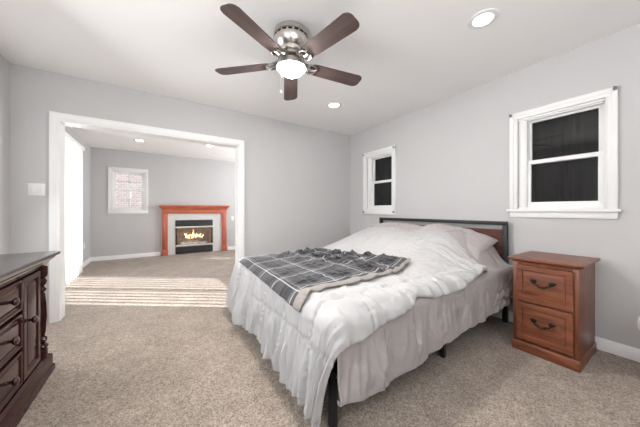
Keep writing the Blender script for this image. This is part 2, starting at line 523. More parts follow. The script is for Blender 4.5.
# unseen slab added outside to keep the sun out of the added left window
bm = NB(); box(bm, -3.3, L - .16, .9, 4.35, 2.46, 2.58)
struct('sun_blocker', bm, M['trim'], 'white slab added outside the bedroom to block the sun', 'sun blocker')


# skirting
def base_run(bm, axis, at, out, u0, u1, h=.092, t=.014):
    prof = [(0, 0), (t, 0), (t, h * .72), (t * .65, h * .8), (t * .55, h * .92), (t * .2, h), (0, h)]
    R_ = []
    for u in (u0, u1):
        R_.append([Vector((at + out * o, u, z)) if axis == 'X' else Vector((u, at + out * o, z)) for o, z in prof])
    rings(bm, R_)


bm = NB(); base_run(bm, 'X', R, -1, REAR, B); struct('baseboard_right', bm, M['trim'], 'white baseboard along the headboard wall', 'baseboard')
bm = NB(); base_run(bm, 'X', L, 1, REAR, B); struct('baseboard_left', bm, M['trim'], 'white baseboard behind the dresser', 'baseboard')
bm = NB(); base_run(bm, 'Y', B, -1, L, OX0 - .08); base_run(bm, 'Y', B, -1, OX1 + .075, R)
struct('baseboard_opening', bm, M['trim'], 'white baseboard beside the cased opening', 'baseboard')
bm = NB(); base_run(bm, 'Y', FB, -1, FL, .05); base_run(bm, 'Y', FB, -1, 1.6, FR)
struct('baseboard_family', bm, M['trim'], 'white baseboard beside the fireplace', 'baseboard')
bm = NB(); base_run(bm, 'X', FL, 1, 6.1, FB); struct('baseboard_door', bm, M['trim'], 'white baseboard past the sliding door', 'baseboard')

# casing of the wide opening: a stepped moulding mitred round three sides, and the jamb lining
CW = .074


def casing(bm, axis, at, out, u0, u1, z0, z1, width, prof):
    """prof = [(d from inner edge, thickness)], an open-bottomed frame"""
    R_ = []
    for d, t in prof:
        pts = [(u0 - d, z0), (u0 - d, z1 + d), (u1 + d, z1 + d), (u1 + d, z0)]
        R_.append([Vector((at + out * t, u, z)) if axis == 'X' else Vector((u, at + out * t, z)) for u, z in pts])
    rings(bm, R_, closed=False)
    R_ = [[R_[k][e] for k in range(len(prof))] for e in (0, 3)]


COL_PROF = [(0, 0), (0, .010), (.006, .013), (.016, .013), (.020, .017), (.040, .019), (.050, .024), (CW - .006, .026), (CW, .022), (CW, 0)]
bm = NB(); casing(bm, 'Y', B, -1, OX0 + .008, OX1 - .008, 0, OZ - .008, CW, COL_PROF)
casing(bm, 'Y', B2, 1, OX0 + .008, OX1 - .008, 0, OZ - .008, CW, COL_PROF)
struct('trim_1', bm, M['trim'], 'white moulded casing round the wide opening', 'casing', smooth=25)
bm = NB()
box(bm, OX0, OX0 + .008, B - .005, B2 + .005, 0, OZ); box(bm, OX1 - .016, OX1, B - .005, B2 + .005, 0, OZ)
box(bm, OX0, OX1, B - .005, B2 + .005, OZ - .016, OZ)
struct('trim_2', bm, M['trim'], 'white jamb lining inside the wide opening', 'jamb')


# casings of the added, unseen windows that hold the fill lights
for n_, (ax, at, out, u0, u1, z0, z1) in enumerate((('X', L, 1, -.32, 1.02, .98, 2.02), ('X', L, 1, 2.08, 3.02, .98, 2.02), ('Y', REAR, 1, -.9, 1.3, .85, 2.1), ('X', FR, -1, 4.6, 6.2, .85, 2.15))):
    bm = NB(); casing(bm, ax, at, out, u0, u1, z0, z1, .07, [(0, 0), (0, .012), (.02, .016), (.062, .022), (.07, .018), (.07, 0)])
    a_, b_ = sorted((at, at + out * .035))
    if ax == 'X': box(bm, a_, b_, u0 - .09, u1 + .09, z0 - .03, z0, .004)
    else: box(bm, u0 - .09, u1 + .09, a_, b_, z0 - .03, z0, .004)
    struct('trim_%d' % (n_ + 3), bm, M['trim'], ['white casing of an added unseen window near the dresser front', 'white casing of an added unseen window over the dresser', 'white casing of an added unseen rear bedroom window', 'white casing of an added unseen family room window'][n_], 'casing')


# ------------------------------------------------------------------ windows
def double_hung(name, label, axis, at, out, u0, u1, z0, z1, depth, muntin=None, stool=True, jt0=.018, jt1=.018):
    """axis: the wall's normal axis, 'at' its inner face, 'out' points into the room. hole u0..u1, z0..z1"""
    def bx(b, u_0, u_1, d0, d1, z_0, z_1, bev=.002):     # d: depth behind the wall face (positive outwards)
        a, c = sorted((at - out * d0, at - out * d1)); u_0, u_1 = sorted((u_0, u_1))
        if axis == 'X': box(b, a, c, u_0, u_1, z_0, z_1, bev)
        else: box(b, u_0, u_1, a, c, z_0, z_1, bev)
    mid = (u0 + u1) / 2
    root = sempty(name, (at, mid, z0) if axis == 'X' else (mid, at, z0), label, 'window')
    b = NB()
    cw = .062 if stool else .074
    t1, t2 = .016, .024
    zb = z0
    for s, ue in ((-1, u0), (1, u1)):
        bx(b, ue, ue + s * cw, 0, -t1, zb, z1 + cw); bx(b, ue + s * .030, ue + s * cw, -t1 + .002, -t2, zb, z1 + cw)
        bx(b, ue + s * .004, ue + s * .012, -t1 + .002, -t1 - .004, zb, z1 + .004)
    bx(b, u0 - cw, u1 + cw, 0, -t1 - .0005, z1, z1 + cw); bx(b, u0 - cw, u1 + cw, -t1 + .002, -t2 - .0005, z1 + .030, z1 + cw)
    obj('casing', b, M['trim'], root)
    b = NB()
    if stool:
        bx(b, u0 - cw - .02, u1 + cw + .02, .0, -.045, z0 - .022, z0, .005)
        obj('sill', b, M['trim'], root)
        b = NB(); bx(b, u0 - cw, u1 + cw, 0, -.018, z0 - .075, z0 - .022, .003); obj('apron', b, M['trim'], root)
    else:
        bx(b, u0 - cw, u1 + cw, 0, -t1, z0 - cw, z0); bx(b, u0 - cw, u1 + cw, -t1 + .002, -t2, z0 - cw, z0 - .03)
        obj('sill', b, M['trim'], root)
    b = NB()                                             # jamb box with a stop bead
    jt = .018
    bx(b, u0, u0 + jt0, 0, depth + .05, z0, z1); bx(b, u1 - jt1, u1, .012, depth + .05, z0, z1)
    bx(b, u0, u1, 0, depth + .05, z1 - jt, z1); bx(b, u0, u1, 0, depth + .05, z0, z0 + jt)
    bx(b, u1 - jt1 - .012, u1 - jt1, depth - .018, depth, z0 + jt, z1 - jt)
    bx(b, u0 + jt, u1 - jt, depth - .02, depth, z1 - jt - .012, z1 - jt)
    obj('jamb', b, M['trim'], root)
    zm = (z0 + z1) / 2 + .01
    a0, a1 = u0 + jt0, u1 - jt1
    for nm, zl, zh, d0, up in (('upper_sash', zm - .018, z1 - jt, depth + .022, 1), ('lower_sash', z0 + jt, zm + .018, depth, 0)):
        b = NB(); st = .038
        d1 = d0 + .022
        bx(b, a0, a0 + st, d0, d1, zl, zh); bx(b, a1 - st, a1, d0, d1, zl, zh)
        bx(b, a0 + st - .002, a1 - st + .002, d0, d1, zh - (.036 if not up else .03), zh); bx(b, a0 + st - .002, a1 - st + .002, d0, d1, zl, zl + (.036 if up else .05))
        if muntin:
            n_u, n_z = muntin
            for k in range(1, n_u): uu = a0 + st + (a1 - a0 - 2 * st) * k / n_u; bx(b, uu - .013, uu + .013, d0 + .004, d1 - .004, zl + .03, zh - .03)
            for k in range(1, n_z): zz = zl + .036 + (zh - zl - .07) * k / n_z; bx(b, a0 + st, a1 - st, d0 + .004, d1 - .004, zz - .013, zz + .013)
        sash = obj(nm, b, M['trim'], root)
        b = NB(); bx(b, a0 + st - .004, a1 - st + .004, d0 + .009, d0 + .013, zl + .03, zh - .026, 0)
        obj('glass_pane', b, M['glass'], sash)
    return root, zm


win1, zm1 = double_hung('window_1', 'larger white double hung bedroom window above the file cabinet', 'X', R, -1, *W1, .035, jt0=.008, jt1=.050)
win2, zm2 = double_hung('window_2', 'white double hung window at the far end of the headboard wall', 'X', R, -1, *W2, .035, stool=False, jt0=.008, jt1=.075)
win3, zm3 = double_hung('window_3', 'small white gridded window beside the fireplace', 'Y', FB, -1, *W3, .05, muntin=(2, 2), stool=False)
# sash lock tab and little alarm sensor on the big window
bm = NB(); box(bm, R + .015, R + .045, W1[1] - .060, W1[1] - .034, zm1 - .035, zm1 + .02, .004); obj('alarm_sensor', bm, M['plastic'], win1)
bm = NB(); lathe(bm, [(.0045, 0), (.0045, -.006)], (R + .055, W1[0] + .034, zm1 - .01), 'X', 10); obj('vent_stop', bm, M['iron'], win1)


def black_shade(label, y0, y1, z0, z1, x):
    n = 90; P = np.zeros((n, 3, 3))
    ys = np.linspace(y0, y1, n)
    fold = .006 * np.sin(ys * 95 + 2 * np.sin(ys * 21)) + .004 * perlin(ys * 30, ys * 0, 5)
    for j, z in enumerate((z0, (z0 + z1) / 2, z1)):
        P[:, j, 0] = x + fold; P[:, j, 1] = ys; P[:, j, 2] = z
    o = obj('blackout_curtain', grid_bm(P), M['shade'], None, 180)
    s = o.modifiers.new('thickness', 'SOLIDIFY'); s.thickness = .003
    return tag(o, label, 'curtain')


black_shade('black curtain hanging behind the panes of the larger window over the file cabinet', W1[0] + .01, W1[1] - .01, W1[2] + .01, W1[3] - .01, R + .125)
black_shade('black curtain hanging behind the panes of the window nearest the room corner', W2[0] + .01, W2[1] - .01, W2[2] + .01, W2[3] - .01, R + .125)


def bracket(x, y, z, label, group):
    b = NB(); box(b, x - .012, x, y - .011, y + .011, z - .013, z + .013, .002)
    tube(b, [(x - .01, y, z), (x - .028, y, z), (x - .034, y, z + .010)], .004)
    return tag(obj('curtain_bracket', b, M['bracket']), label, 'bracket', group)


for y, z, l in ((W1[1] + .05, W1[3] + .045, 'small grey curtain rod bracket on the upper left corner of the larger window casing'),
                (W1[0] - .05, W1[3] + .045, 'small grey curtain rod bracket on the upper right corner of the larger window casing'),
                (W2[1] + .05, W2[3] + .045, 'small grey curtain rod bracket on the upper left corner of the far window casing'),
                (W2[0] - .05, W2[3] + .045, 'small grey curtain rod bracket on the upper right corner of the far window casing'),
                (W2[1] + .05, W2[2] - .035, 'small grey bracket on the lower left corner of the far window casing'),
                (W2[0] - .05, W2[2] - .035, 'small grey bracket on the lower right corner of the far window casing')):
    bracket(R - .024, y, z, l, 'curtain rod brackets')

# brick building outside the family room window
bm = NB(); box(bm, -6, 3.2, 9.6, 9.9, -.1, 4.5)
tag(obj('neighbouring_house', bm, M['brick']), 'pinkish brick wall of the house seen through the gridded window', 'building')

# sliding door and its vertical blinds
door = sempty('door_1', (FL, (DOOR[0] + DOOR[1]) / 2, 0), 'white sliding glass door behind vertical blinds', 'door')
bm = NB()
x0, x1 = FL - .13, FL - .03
box(bm, x0, x1, DOOR[0], DOOR[0] + .05, .02, DOOR[3]); box(bm, x0, x1, DOOR[1] - .05, DOOR[1], .02, DOOR[3])
box(bm, x0, x1, DOOR[0], DOOR[1], DOOR[3] - .05, DOOR[3]); box(bm, x0, x1, DOOR[0], DOOR[1], 0, .05)
obj('door_frame', bm, M['trim'], door)
bm = NB(); casing(bm, 'X', FL, 1, DOOR[0] + .005, DOOR[1] - .005, 0, DOOR[3] - .005, .06, [(0, 0), (0, .012), (.05, .018), (.06, .016), (.06, 0)])
obj('casing', bm, M['trim'], door)
ym = (DOOR[0] + DOOR[1]) / 2
for (ya, yb, xx) in ((DOOR[0] + .05, ym + .03, FL - .06), (ym - .03, DOOR[1] - .05, FL - .10)):
    bm = NB()
    box(bm, xx - .015, xx + .015, ya, ya + .06, .05, DOOR[3] - .05); box(bm, xx - .015, xx + .015, yb - .06, yb, .05, DOOR[3] - .05)
    box(bm, xx - .0145, xx + .0145, ya, yb, .05, .13); box(bm, xx - .0145, xx + .0145, ya, yb, DOOR[3] - .12, DOOR[3] - .05)
    s = obj('sliding_panel', bm, M['trim'], door)
    bm = NB(); box(bm, xx - .003, xx + .003, ya + .055, yb - .055, .125, DOOR[3] - .115); obj('glass_pane', bm, M['glass'], s)

vb = thing('vertical_blinds', 'white vertical blinds drawn across the sliding glass door', 'blinds', (-1.11, ym, 0))
bm = NB(); box(bm, FL, -1.065, 4.04, 5.86, 2.12, 2.18, .004); obj('headrail', bm, M['vane'], vb)
VA = SUN_AZ - .3                                 # vanes turned nearly edge on to the sun
vane0 = None
n_v = 14
for k in range(n_v):
    y = 4.16 + (5.79 - 4.16) * k / (n_v - 1)
    if vane0 is None:
        bm = NB(); Rr = []
        for z in (.03, 2.12):
            pts = []
            for t in np.linspace(-1, 1, 7): pts.append(Vector((t * .066, .008 * (1 - t * t), z)))
            for t in np.linspace(1, -1, 7): pts.append(Vector((t * .066, .008 * (1 - t * t) - .0012, z)))
            Rr.append(pts)
        rings(bm, Rr)
        bm.transform(Matrix.Translation((-1.11, y, 0)) @ Matrix.Rotation(VA, 4, 'Z'))
        vane0 = obj('vane', bm, M['vane'], vb); y_first = y
    else:
        c = vane0.copy(); COL.objects.link(c); c.location.y += y - y_first


# ------------------------------------------------------------------ switches and outlets
def plate(label, cat, name, axis, at, out, u, z, wd, hg, toggles):
    def P(b, d0, d1, u0, u1, z0, z1, bev):
        a, c = sorted((at + out * d0, at + out * d1))
        if axis == 'X': box(b, a, c, u0, u1, z0, z1, bev)
        else: box(b, u0, u1, a, c, z0, z1, bev)
    t = thing(name, label, cat, (at, u, z - hg / 2) if axis == 'X' else (u, at, z - hg / 2))
    b = NB(); P(b, 0, .007, u - wd / 2, u + wd / 2, z - hg / 2, z + hg / 2, .003); obj('plate', b, M['plastic'], t)
    for k in range(toggles):
        uu = u + (k - (toggles - 1) / 2) * .046
        b = NB()
        if cat == 'outlet':
            P(b, .006, .010, u - .017, u + .017, z + (.006 if k else -.034), z + (.034 if k else -.006), .003); obj('socket', b, M['plastic'], t)
        else:
            P(b, .006, .012, uu - .016, uu + .016, z - .033, z + .033, .002); obj('rocker', b, M['plastic'], t)
    return t


plate('white two gang light switch on the wall left of the cased opening', 'switch', 'light_switch', 'Y', B, -1, -.965, 1.290, .115, .115, 2)
plate('white light switch on the wall right of the fireplace', 'switch', 'light_switch', 'Y', FB, -1, 1.73, .86, .075, .12, 1)
plate('white wall outlet low on the wall past the sliding door', 'outlet', 'wall_outlet', 'X', FL, 1, 6.54, .40, .075, .115, 2)


# ------------------------------------------------------------------ recessed lights
def downlight(x, y, label):
    t = thing('recessed_light', label, 'ceiling light', (x, y, H), 0, 'recessed ceiling lights')
    b = NB(); lathe(b, [(.058, -.001), (.062, -.008), (.075, -.010), (.092, -.006), (.095, 0)], (x, y, H), 'Z', 36, False, False); obj('trim_ring', b, M['trim'], t)
    b = NB(); lathe(b, [(.063, -.0015), (.060, -.005), (.03, -.007), (.001, -.0075)], (x, y, H), 'Z', 36); obj('lens', b, M['lens'], t)


downlight(1.918, .835, 'round recessed ceiling light above the near side of the bed, largest of them')
downlight(1.888, 2.561, 'round recessed ceiling light in the bedroom near the far corner, beyond the fan')
downlight(-.29, 5.90, 'recessed ceiling light in the family room near the gridded window')
downlight(.90, 5.60, 'recessed ceiling light in the family room in front of the fireplace')

# ------------------------------------------------------------------ ceiling fan
FX, FY = .85, 1.70
fan = thing('ceiling_fan', 'brushed nickel flush ceiling fan with five walnut blades and lit globe', 'ceiling fan', (FX, FY, 2.06))
bm = NB()
lathe(bm, [(.001, 2.44), (.128, 2.44), (.132, 2.43), (.132, 2.405), (.124, 2.40), (.124, 2.385), (.130, 2.38), (.128, 2.355), (.112, 2.325), (.092, 2.305), (.088, 2.285), (.001, 2.285)], (FX, FY, 0), 'Z', 48)
hous = obj('motor_housing', bm, M['nickel'], fan, 30)
bm = NB()
for k in range(18):
    a = 2 * PI * k / 18
    box(bm, .1235, .1265, -.014, .014, 2.387, 2.398, 0, mx=Matrix.Translation((FX, FY, 0)) @ Matrix.Rotation(a, 4, 'Z'))
obj('vent_slot', bm, M['iron'], hous)
bm = NB(); lathe(bm, [(.05, 2.29), (.075, 2.285), (.078, 2.255), (.06, 2.247), (.04, 2.244), (.04, 2.228), (.055, 2.226), (.080, 2.221), (.100, 2.210), (.110, 2.192), (.113, 2.170), (.110, 2.166), (.106, 2.170), (.103, 2.190), (.090, 2.204), (.001, 2.206)], (FX, FY, 0), 'Z', 40)
obj('light_fitter', bm, M['nickel'], fan, 30)
bm = NB()
prof = [(.098, 2.193)] + [(.099 * math.cos(a), 2.187 - .075 * math.sin(a)) for a in np.linspace(0, PI / 2 * .99, 14)]
lathe(bm, prof, (FX, FY, 0), 'Z', 40); obj('glass_globe', bm, M['globe'], fan, 60)
bm = NB()
fw = Vector((math.sin(YAW), math.cos(YAW), 0)); rt = Vector((math.cos(YAW), -math.sin(YAW), 0))
cp = Vector((FX, FY, 0)) - rt * .065 - fw * .085
tube(bm, [cp + Vector((0, 0, 2.20)), cp + Vector((0, 0, 1.955))], .0016, 6)
pc = obj('pull_chain', bm, M['nickel'], fan)
bm = NB(); lathe(bm, [(.001, 0), (.005, .003), (.006, .012), (.003, .024), (.001, .026)], (cp.x, cp.y, 1.932), 'Z', 12); obj('chain_fob', bm, M['nickel'], pc)
bl_proto = ir_proto = None
PH = 3.631
for k in range(5):
    a = PH - 2 * PI * k / 5
    if bl_proto is None:
        # blade in its own frame along +x, slightly pitched
        bm = NB(); pts = []
        Lb, r0 = .618, .150
        out = []
        for x in sorted(set(list(np.linspace(r0, Lb, 12)) + [Lb - .045 * (1 - math.sin(q)) for q in np.linspace(0, PI / 2, 8)] + [r0 + .03 * (1 - math.cos(q)) for q in np.linspace(0, PI / 2, 5)])):
            t = (x - r0) / (Lb - r0); hw = .055 + .013 * t
            e = Lb - x
            if e < .045: hw -= .045 * (1 - math.sqrt(max(0, 1 - (1 - e / .045) ** 2))) * .9
            if x - r0 < .03: hw -= .018 * (1 - (x - r0) / .03)
            out.append((x, hw))
        ring = [(x, h) for x, h in out] + [(x, -h) for x, h in out[::-1]]
        rings(bm, [[Vector((x, y, 0)) for x, y in ring], [Vector((x, y, .007)) for x, y in ring]])
        bmesh.ops.bevel(bm, geom=[e for e in bm.edges if abs(e.verts[0].co.z - e.verts[1].co.z) < 1e-6], offset=.002, segments=1, affect='EDGES')
        bm.transform(Matrix.Translation((0, 0, 2.202)) @ Matrix.Rotation(math.radians(-11), 4, 'X'))
        irm = NB()                                        # scrolled blade iron
        for s in (-1, 1):
            tube(irm, [(.060, s * .010, 2.268), (.085, s * .026, 2.250), (.105, s * .016, 2.226), (.125, s * .034, 2.208), (.150, s * .046, 2.200 - s * .009), (.185, s * .040, 2.196 - s * .008), (.200, s * .022, 2.195), (.188, s * .012, 2.195)], [.008, .007, .007, .007, .007, .006, .005, .004], 8)
            tube(irm, [(.115, s * .030, 2.214), (.135, s * .012, 2.204), (.160, s * .010, 2.197), (.172, s * .022, 2.197)], .005, 8)
        box(irm, .055, .100, -.016, .016, 2.250, 2.272, .004)
        tube(irm, [(.09, 0, 2.258), (.115, 0, 2.222), (.14, 0, 2.200), (.20, 0, 2.194)], .009, 8)
        # parts keep their own frame so that copies can simply be turned about the hub
        def hub_part(name, b_, m_):
            me = bpy.data.meshes.new(name); bmesh.ops.recalc_face_normals(b_, faces=b_.faces)
            b_.transform(Matrix.Translation((0, 0, -2.06))); b_.to_mesh(me); b_.free(); me.materials.append(m_)
            for p in me.polygons: p.use_smooth = True
            me.set_sharp_from_angle(angle=math.radians(35))
            o = bpy.data.objects.new(name, me); COL.objects.link(o); o.parent = fan; o.rotation_euler = (0, 0, a); return o
        bl_proto = hub_part('blade', bm, M['blade']); ir_proto = hub_part('blade_iron', irm, M['nickel_dark'])
    else:
        for pr in (bl_proto, ir_proto):
            c = pr.copy(); COL.objects.link(c); c.rotation_euler = (0, 0, a)

# ================================================================== BED
BX0, BX1, BY0, BY1 = .80, 2.80, 1.035, 2.635      # mattress
bed = thing('bed', 'black metal bed frame with reddish brown wooden headboard panel and mattress', 'bed', (1.8, 1.84, 0))
hx0, hx1 = 2.825, 2.865
bm = NB(); box(bm, hx0, hx1, 1.02, 1.06, 0, .945, .003); obj('post', bm, M['black'], bed)
bm = NB(); box(bm, hx0, hx1, 2.63, 2.67, 0, .945, .003); obj('post', bm, M['black'], bed)
bm = NB(); box(bm, hx0, hx1, 1.02, 2.67, .945, .982, .003); obj('top_rail', bm, M['black'], bed)
bm = NB(); box(bm, hx0 + .008, hx1 - .008, 1.058, 2.632, .42, .900, .004); obj('headboard_panel', bm, M['panel'], bed)
for y0, y1 in ((1.03, 1.06), (2.61, 2.64)):
    bm = NB(); box(bm, .73, hx0, y0, y1, .235, .285, .003); obj('side_rail', bm, M['black'], bed)
bm = NB(); box(bm, .725, .755, 1.0, 2.66, .235, .285, .003); obj('foot_rail', bm, M['black'], bed)
for x, y in ((.722, .995), (.722, 2.63), (1.76, 1.03), (1.76, 2.60)):
    bm = NB(); box(bm, x, x + .036, y, y + .036, 0, .24, .003); obj('leg', bm, M['black'], bed)
bm = NB()
for x in np.linspace(.95, 2.7, 9): box(bm, x, x + .06, 1.05, 2.62, .270, .286, .002)
obj('slats', bm, M['black'], bed)
bm = NB(); box(bm, BX0, BX1, BY0, BY1, .290, .565, .05, 4); obj('mattress', bm, M['matt'], bed)

YM = (BY0 + BY1) / 2


def top_z(x, y):
    """the bed's top under the comforter: mattress crown, pillow hill at the head"""
    cr = np.clip(1 - ((y - YM) / .80) ** 2, 0, 1) * np.clip((x - .72) / .5, 0, 1)
    z = .578 + .040 * cr
    hill = sstep(1.62, 2.50, x) * .255
    wy = sstep(.90, 1.42, y) * (1 - .35 * sstep(2.45, 2.72, y))
    dip = .030 * np.exp(-((y - 1.83) / .13) ** 2) * sstep(2.2, 2.5, x)
    return z + hill * wy - dip


FR_ = .105


def drape(u, v, x_head, x_foot, y_near, y_far, flare=.10, ztop=top_z, lift=0.0, rr=FR_):
    """u runs from the head edge to the foot, v from the near edge (negative = hanging on the near side)"""
    x = x_head - u; y = y_near + v
    ou = np.maximum(0, x_foot - x); on = np.maximum(0, y_near - y); of = np.maximum(0, y - y_far)
    xc = np.maximum(x, x_foot); yc = np.clip(y, y_near, y_far)
    ov = on - of
    r = np.hypot(ou, ov); rs = np.where(r < 1e-9, 1, r)
    dx, dy = -ou / rs, -ov / rs
    arc = rr * PI / 2
    a = np.minimum(r, arc) / rr
    out = rr * np.sin(a) + np.maximum(0, r - arc) * flare
    down = rr * (1 - np.cos(a)) + np.maximum(0, r - arc) * math.sqrt(max(.2, 1 - flare ** 2))
    P = np.stack([xc + dx * out, yc + dy * out, ztop(xc, yc) + lift - down], -1)
    return P, r, np.where(r < 1e-9, 0, dx), np.where(r < 1e-9, 0, dy)


def crease_field(t, r, seed, n, t0, t1, hmin, hmax, wmin, wmax, r0, r1, drift=.25, l0=.18, l1=.50):
    # individual long creases: each runs down the cloth (r), wanders sideways, fades at its ends
    rnd = random.Random(seed); out = np.zeros_like(t)
    for k in range(n):
        c = rnd.uniform(t0, t1); a = rnd.uniform(r0, r1); ln = rnd.uniform(l0, l1); sl = rnd.uniform(-drift, drift)
        hh = rnd.uniform(hmin, hmax); wd = rnd.uniform(wmin, wmax); fr = rnd.uniform(3, 8); p0 = rnd.uniform(0, 6)
        x = (t - c - sl * (r - a) - .012 * np.sin(r * fr * 2 + p0)) / wd
        env = sstep(a - ln * .5, a - ln * .15, r) * (1 - sstep(a + ln * .25, a + ln * .6, r))
        out += hh * env * (np.exp(-np.abs(x) ** 1.5) - .55 * np.exp(-((x - 1.5) / .8) ** 2))
    return out


# ---- under cover: lilac grey bedcover, seen hanging down the near side
def cover_mesh():
    nu, nv = 420, 190
    uu = np.linspace(0, 1, nu)[:, None]; vv = np.linspace(0, 1, nv)[None, :]
    xh, xf = 2.79, .80
    x = xh - uu * (xh - xf) + vv * 0
    # hem: how far the cover hangs on the near side, along x
    xs = np.array([.78, .86, .93, 1.15, 1.335, 1.62, 1.80, 2.09, 2.35, 2.55, 2.69, 2.79])
    hz = np.array([.17, .160, .160, .160, .178, .215, .225, .230, .235, .265, .300, .315])
    hem = np.interp(x, xs, hz) + .008 * np.sin(x * 17) + .003 * np.sin(x * 39 + 1)
    drop = .600 - hem
    v = -drop + vv * (drop + 1.70)
    xf = .712 + .022 * np.clip(-v / .42, 0, 1)
    x = xh - uu * (xh - xf)
    slope = sstep(2.15, 2.62, x)
    def tz(xx, yy):
        return top_z(xx, yy) - .024 + .085 * sstep(2.28, 2.58, xx) * sstep(.985, 1.16, yy) * (1 - sstep(1.25, 1.6, yy))
    P, r, dx, dy = drape(xh - x, v, xh, .70, .995, 2.69, flare=.035, ztop=tz, rr=.06)
    near = (v < 0).astype(float); k = sstep(.02, .42, r) * near
    # folds down the side
    ph = x * 1.0 + .10 * perlin(x * 3, v * 3, 3)
    f = .013 * np.sin(ph * 2 * PI / .31 + .8) + .009 * np.sin(ph * 2 * PI / .17 + 2.0 + 2 * v) + .014 * perlin(x * 5, v * 2.2, 8) + crease_field(x, r, 25, 46, .75, 2.8, .005, .014, .010, .024, .08, .42) + crease_field(x - .5 * r, r, 26, 30, .75, 2.8, .003, .007, .006, .012, .08, .42, .6)
    diag = .012 * ridge(x * 5 + v * 5, v * 3 - x * 2, 31) * (0.5 + slope)
    sm = 0
    for s in (1.02, 1.30, 1.585, 1.90, 2.2, 2.5):             # seams
        d = np.abs(x - s - .02 * np.sin(v * 6 + s * 9))
        sm = sm - .010 * np.exp(-(d / .010) ** 2) + .0022 * np.exp(-(d / .04) ** 2) * np.sin(v * 2 * PI / .045 + 8 * s + 4 * perlin(v * 9, s + 0 * v, 6))
    f = f * (1 - .65 * sstep(.75, 1.0, r / np.maximum(drop, .1)))
    disp = k * (f + diag) + near * sm * sstep(.03, .12, r) + .006 * fbm(x * 9, v * 9, 4)
    # pull lines fanning from the pillow corner
    fan_ = slope * near * .012 * np.sin((x * .8 - v * .9) * 2 * PI / .075 + 3 * perlin(x * 4, v * 4, 77))
    N = grid_normals(P)
    if N[nu // 2, nv - 5, 2] < 0: N = -N
    P = P + N * (disp + fan_ * sstep(.05, .3, r))[..., None]
    P[..., 2] = np.maximum(P[..., 2], .02)
    N = grid_normals(P)
    if N[nu // 2, nv - 5, 2] < 0: N = -N
    return roll_edges(P, N, .006, .009)


cov = obj('bedcover', grid_bm(cover_mesh()), M['cover'], None, 180)
tag(cov, 'lilac grey bedcover hanging in folds down the near side of the bed', 'bedcover')


# ---- comforter
CX_H, CX_F, CY_N, CY_F = 2.44, .775, 1.03, 2.66


def comf_points(u, v):
    P, r, dx, dy = drape(u, v, CX_H, CX_F, CY_N, CY_F, flare=.13, lift=.014)
    return P, r, dx, dy


def comf_disp(u, v, r, dx, dy, P):
    x = CX_H - u; y = CY_N + v
    foot = np.clip(-dx, 0, 1); side = np.clip(np.abs(dy), 0, 1)
    on_top = 1 - sstep(.02, .10, r)
    h = np.zeros_like(u)
    # padding and slow swells on the top
    h = h + on_top * (.006 * fbm(x * 4.5, y * 4.5, 11) + .002 * ridge(x * 7 + y * 2, y * 6 - x * 3, 13))
    # quilting seams every 33 cm both ways, puckered
    for c, o, s0 in ((x, y, .26), (y, x, .10)):
        g = (c - s0) / .335; d = (g - np.round(g)) * .335 + .012 * perlin(o * 5, np.round(g) * 3.1 + .5, 21)
        h = h - .011 * np.exp(-(d / .010) ** 2) * (0.7 + .3 * foot) * (1 if c is y else 1 - foot)
        pk = np.sin(o * 2 * PI / .042 + 5 * perlin(o * 9, np.round(g) * 2.3, 23) + np.round(g) * 2)
        h = h + (.0014 + .0040 * foot * sstep(.05, .2, r)) * (1 if c is y else 1 - foot) * pk * np.exp(-(d / (.040 - .018 * foot)) ** 2)
    # gathers down the foot: arc coordinate is y (plus swing at the corners)
    t = y + .35 * side * np.sign(dy) * 0
    hang = sstep(.05, .52, r)
    ph = t + .045 * perlin(t * 4, r * 3.2, 41) + .05 * r * perlin(t * 2.1, 3.3 + 0 * r, 43)
    g = .009 * np.sin(ph * 2 * PI / .31) + .008 * np.sin(ph * 2 * PI / .147 + 1.3) + .004 * np.sin(ph * 2 * PI / .071 + 2.1)
    g = g + crease_field(t, r, 5, 40, .85, 2.85, .010, .022, .012, .026, .20, .55, .12, .45, .95)
    g = g + crease_field(t, r, 6, 46, .85, 2.85, .004, .009, .006, .011, .10, .55, .15, .3, .7)
    h = h + 1.35 * foot * g * (.35 * sstep(.02, .12, r) + .65 * hang)
    # ruched band across the foot
    rb = .270 + .022 * np.sin(t * 3.0 + .5) + .010 * perlin(t * 9, 2.2 + 0 * t, 48)
    d = (r - rb); ram = .25 + .75 * sstep(2.15, 1.75, t)
    h = h + foot * ram * sstep(.03, .12, r) * (-.007 * np.exp(-(d / .014) ** 2) + .0075 * np.sin(t * 2 * PI / .037 + 5 * perlin(t * 11, 1.7 + 0 * t, 49) + 12 * d) * np.exp(-(d / .045) ** 2))
    # creases on the top: slack folds by the near edge and across the middle
    h = h + on_top * (crease_field(x * .8 + y * .25, y - .9, 15, 44, .6, 2.4, .006, .013, .009, .024, -.05, .45, .5) + crease_field(y - .2 * x, x - .6, 16, 26, .8, 2.6, .003, .007, .008, .02, .2, 1.8, .4))
    # soft diagonal creases from the foot corner up the near edge
    near = sstep(.55, .10, v) * sstep(1.9, .8, x)
    h = h + near * on_top * .010 * np.sin((x * .75 + v * .9) * 2 * PI / .145 + 2.5 * perlin(x * 4, v * 4, 51))
    # puffed bumpy roll along the near edge
    h = h + sstep(.16, -.05, v) * (1 - foot) * (.014 * perlin(x * 7, v * 3, 53) + .008 * perlin(x * 17, v * 5, 55) + .012)
    h = h + .0035 * fbm(x * 16, y * 16, 57) * (1 - .7 * foot)
    return h


nU, nV = 400, 400
uu = np.linspace(0, 1, nU)[:, None]; vv = np.linspace(0, 1, nV)[None, :]
U0 = CX_H - CX_F
un = np.linspace(0, 1, nU)
near_x = CX_H - un * (U0 + .55)
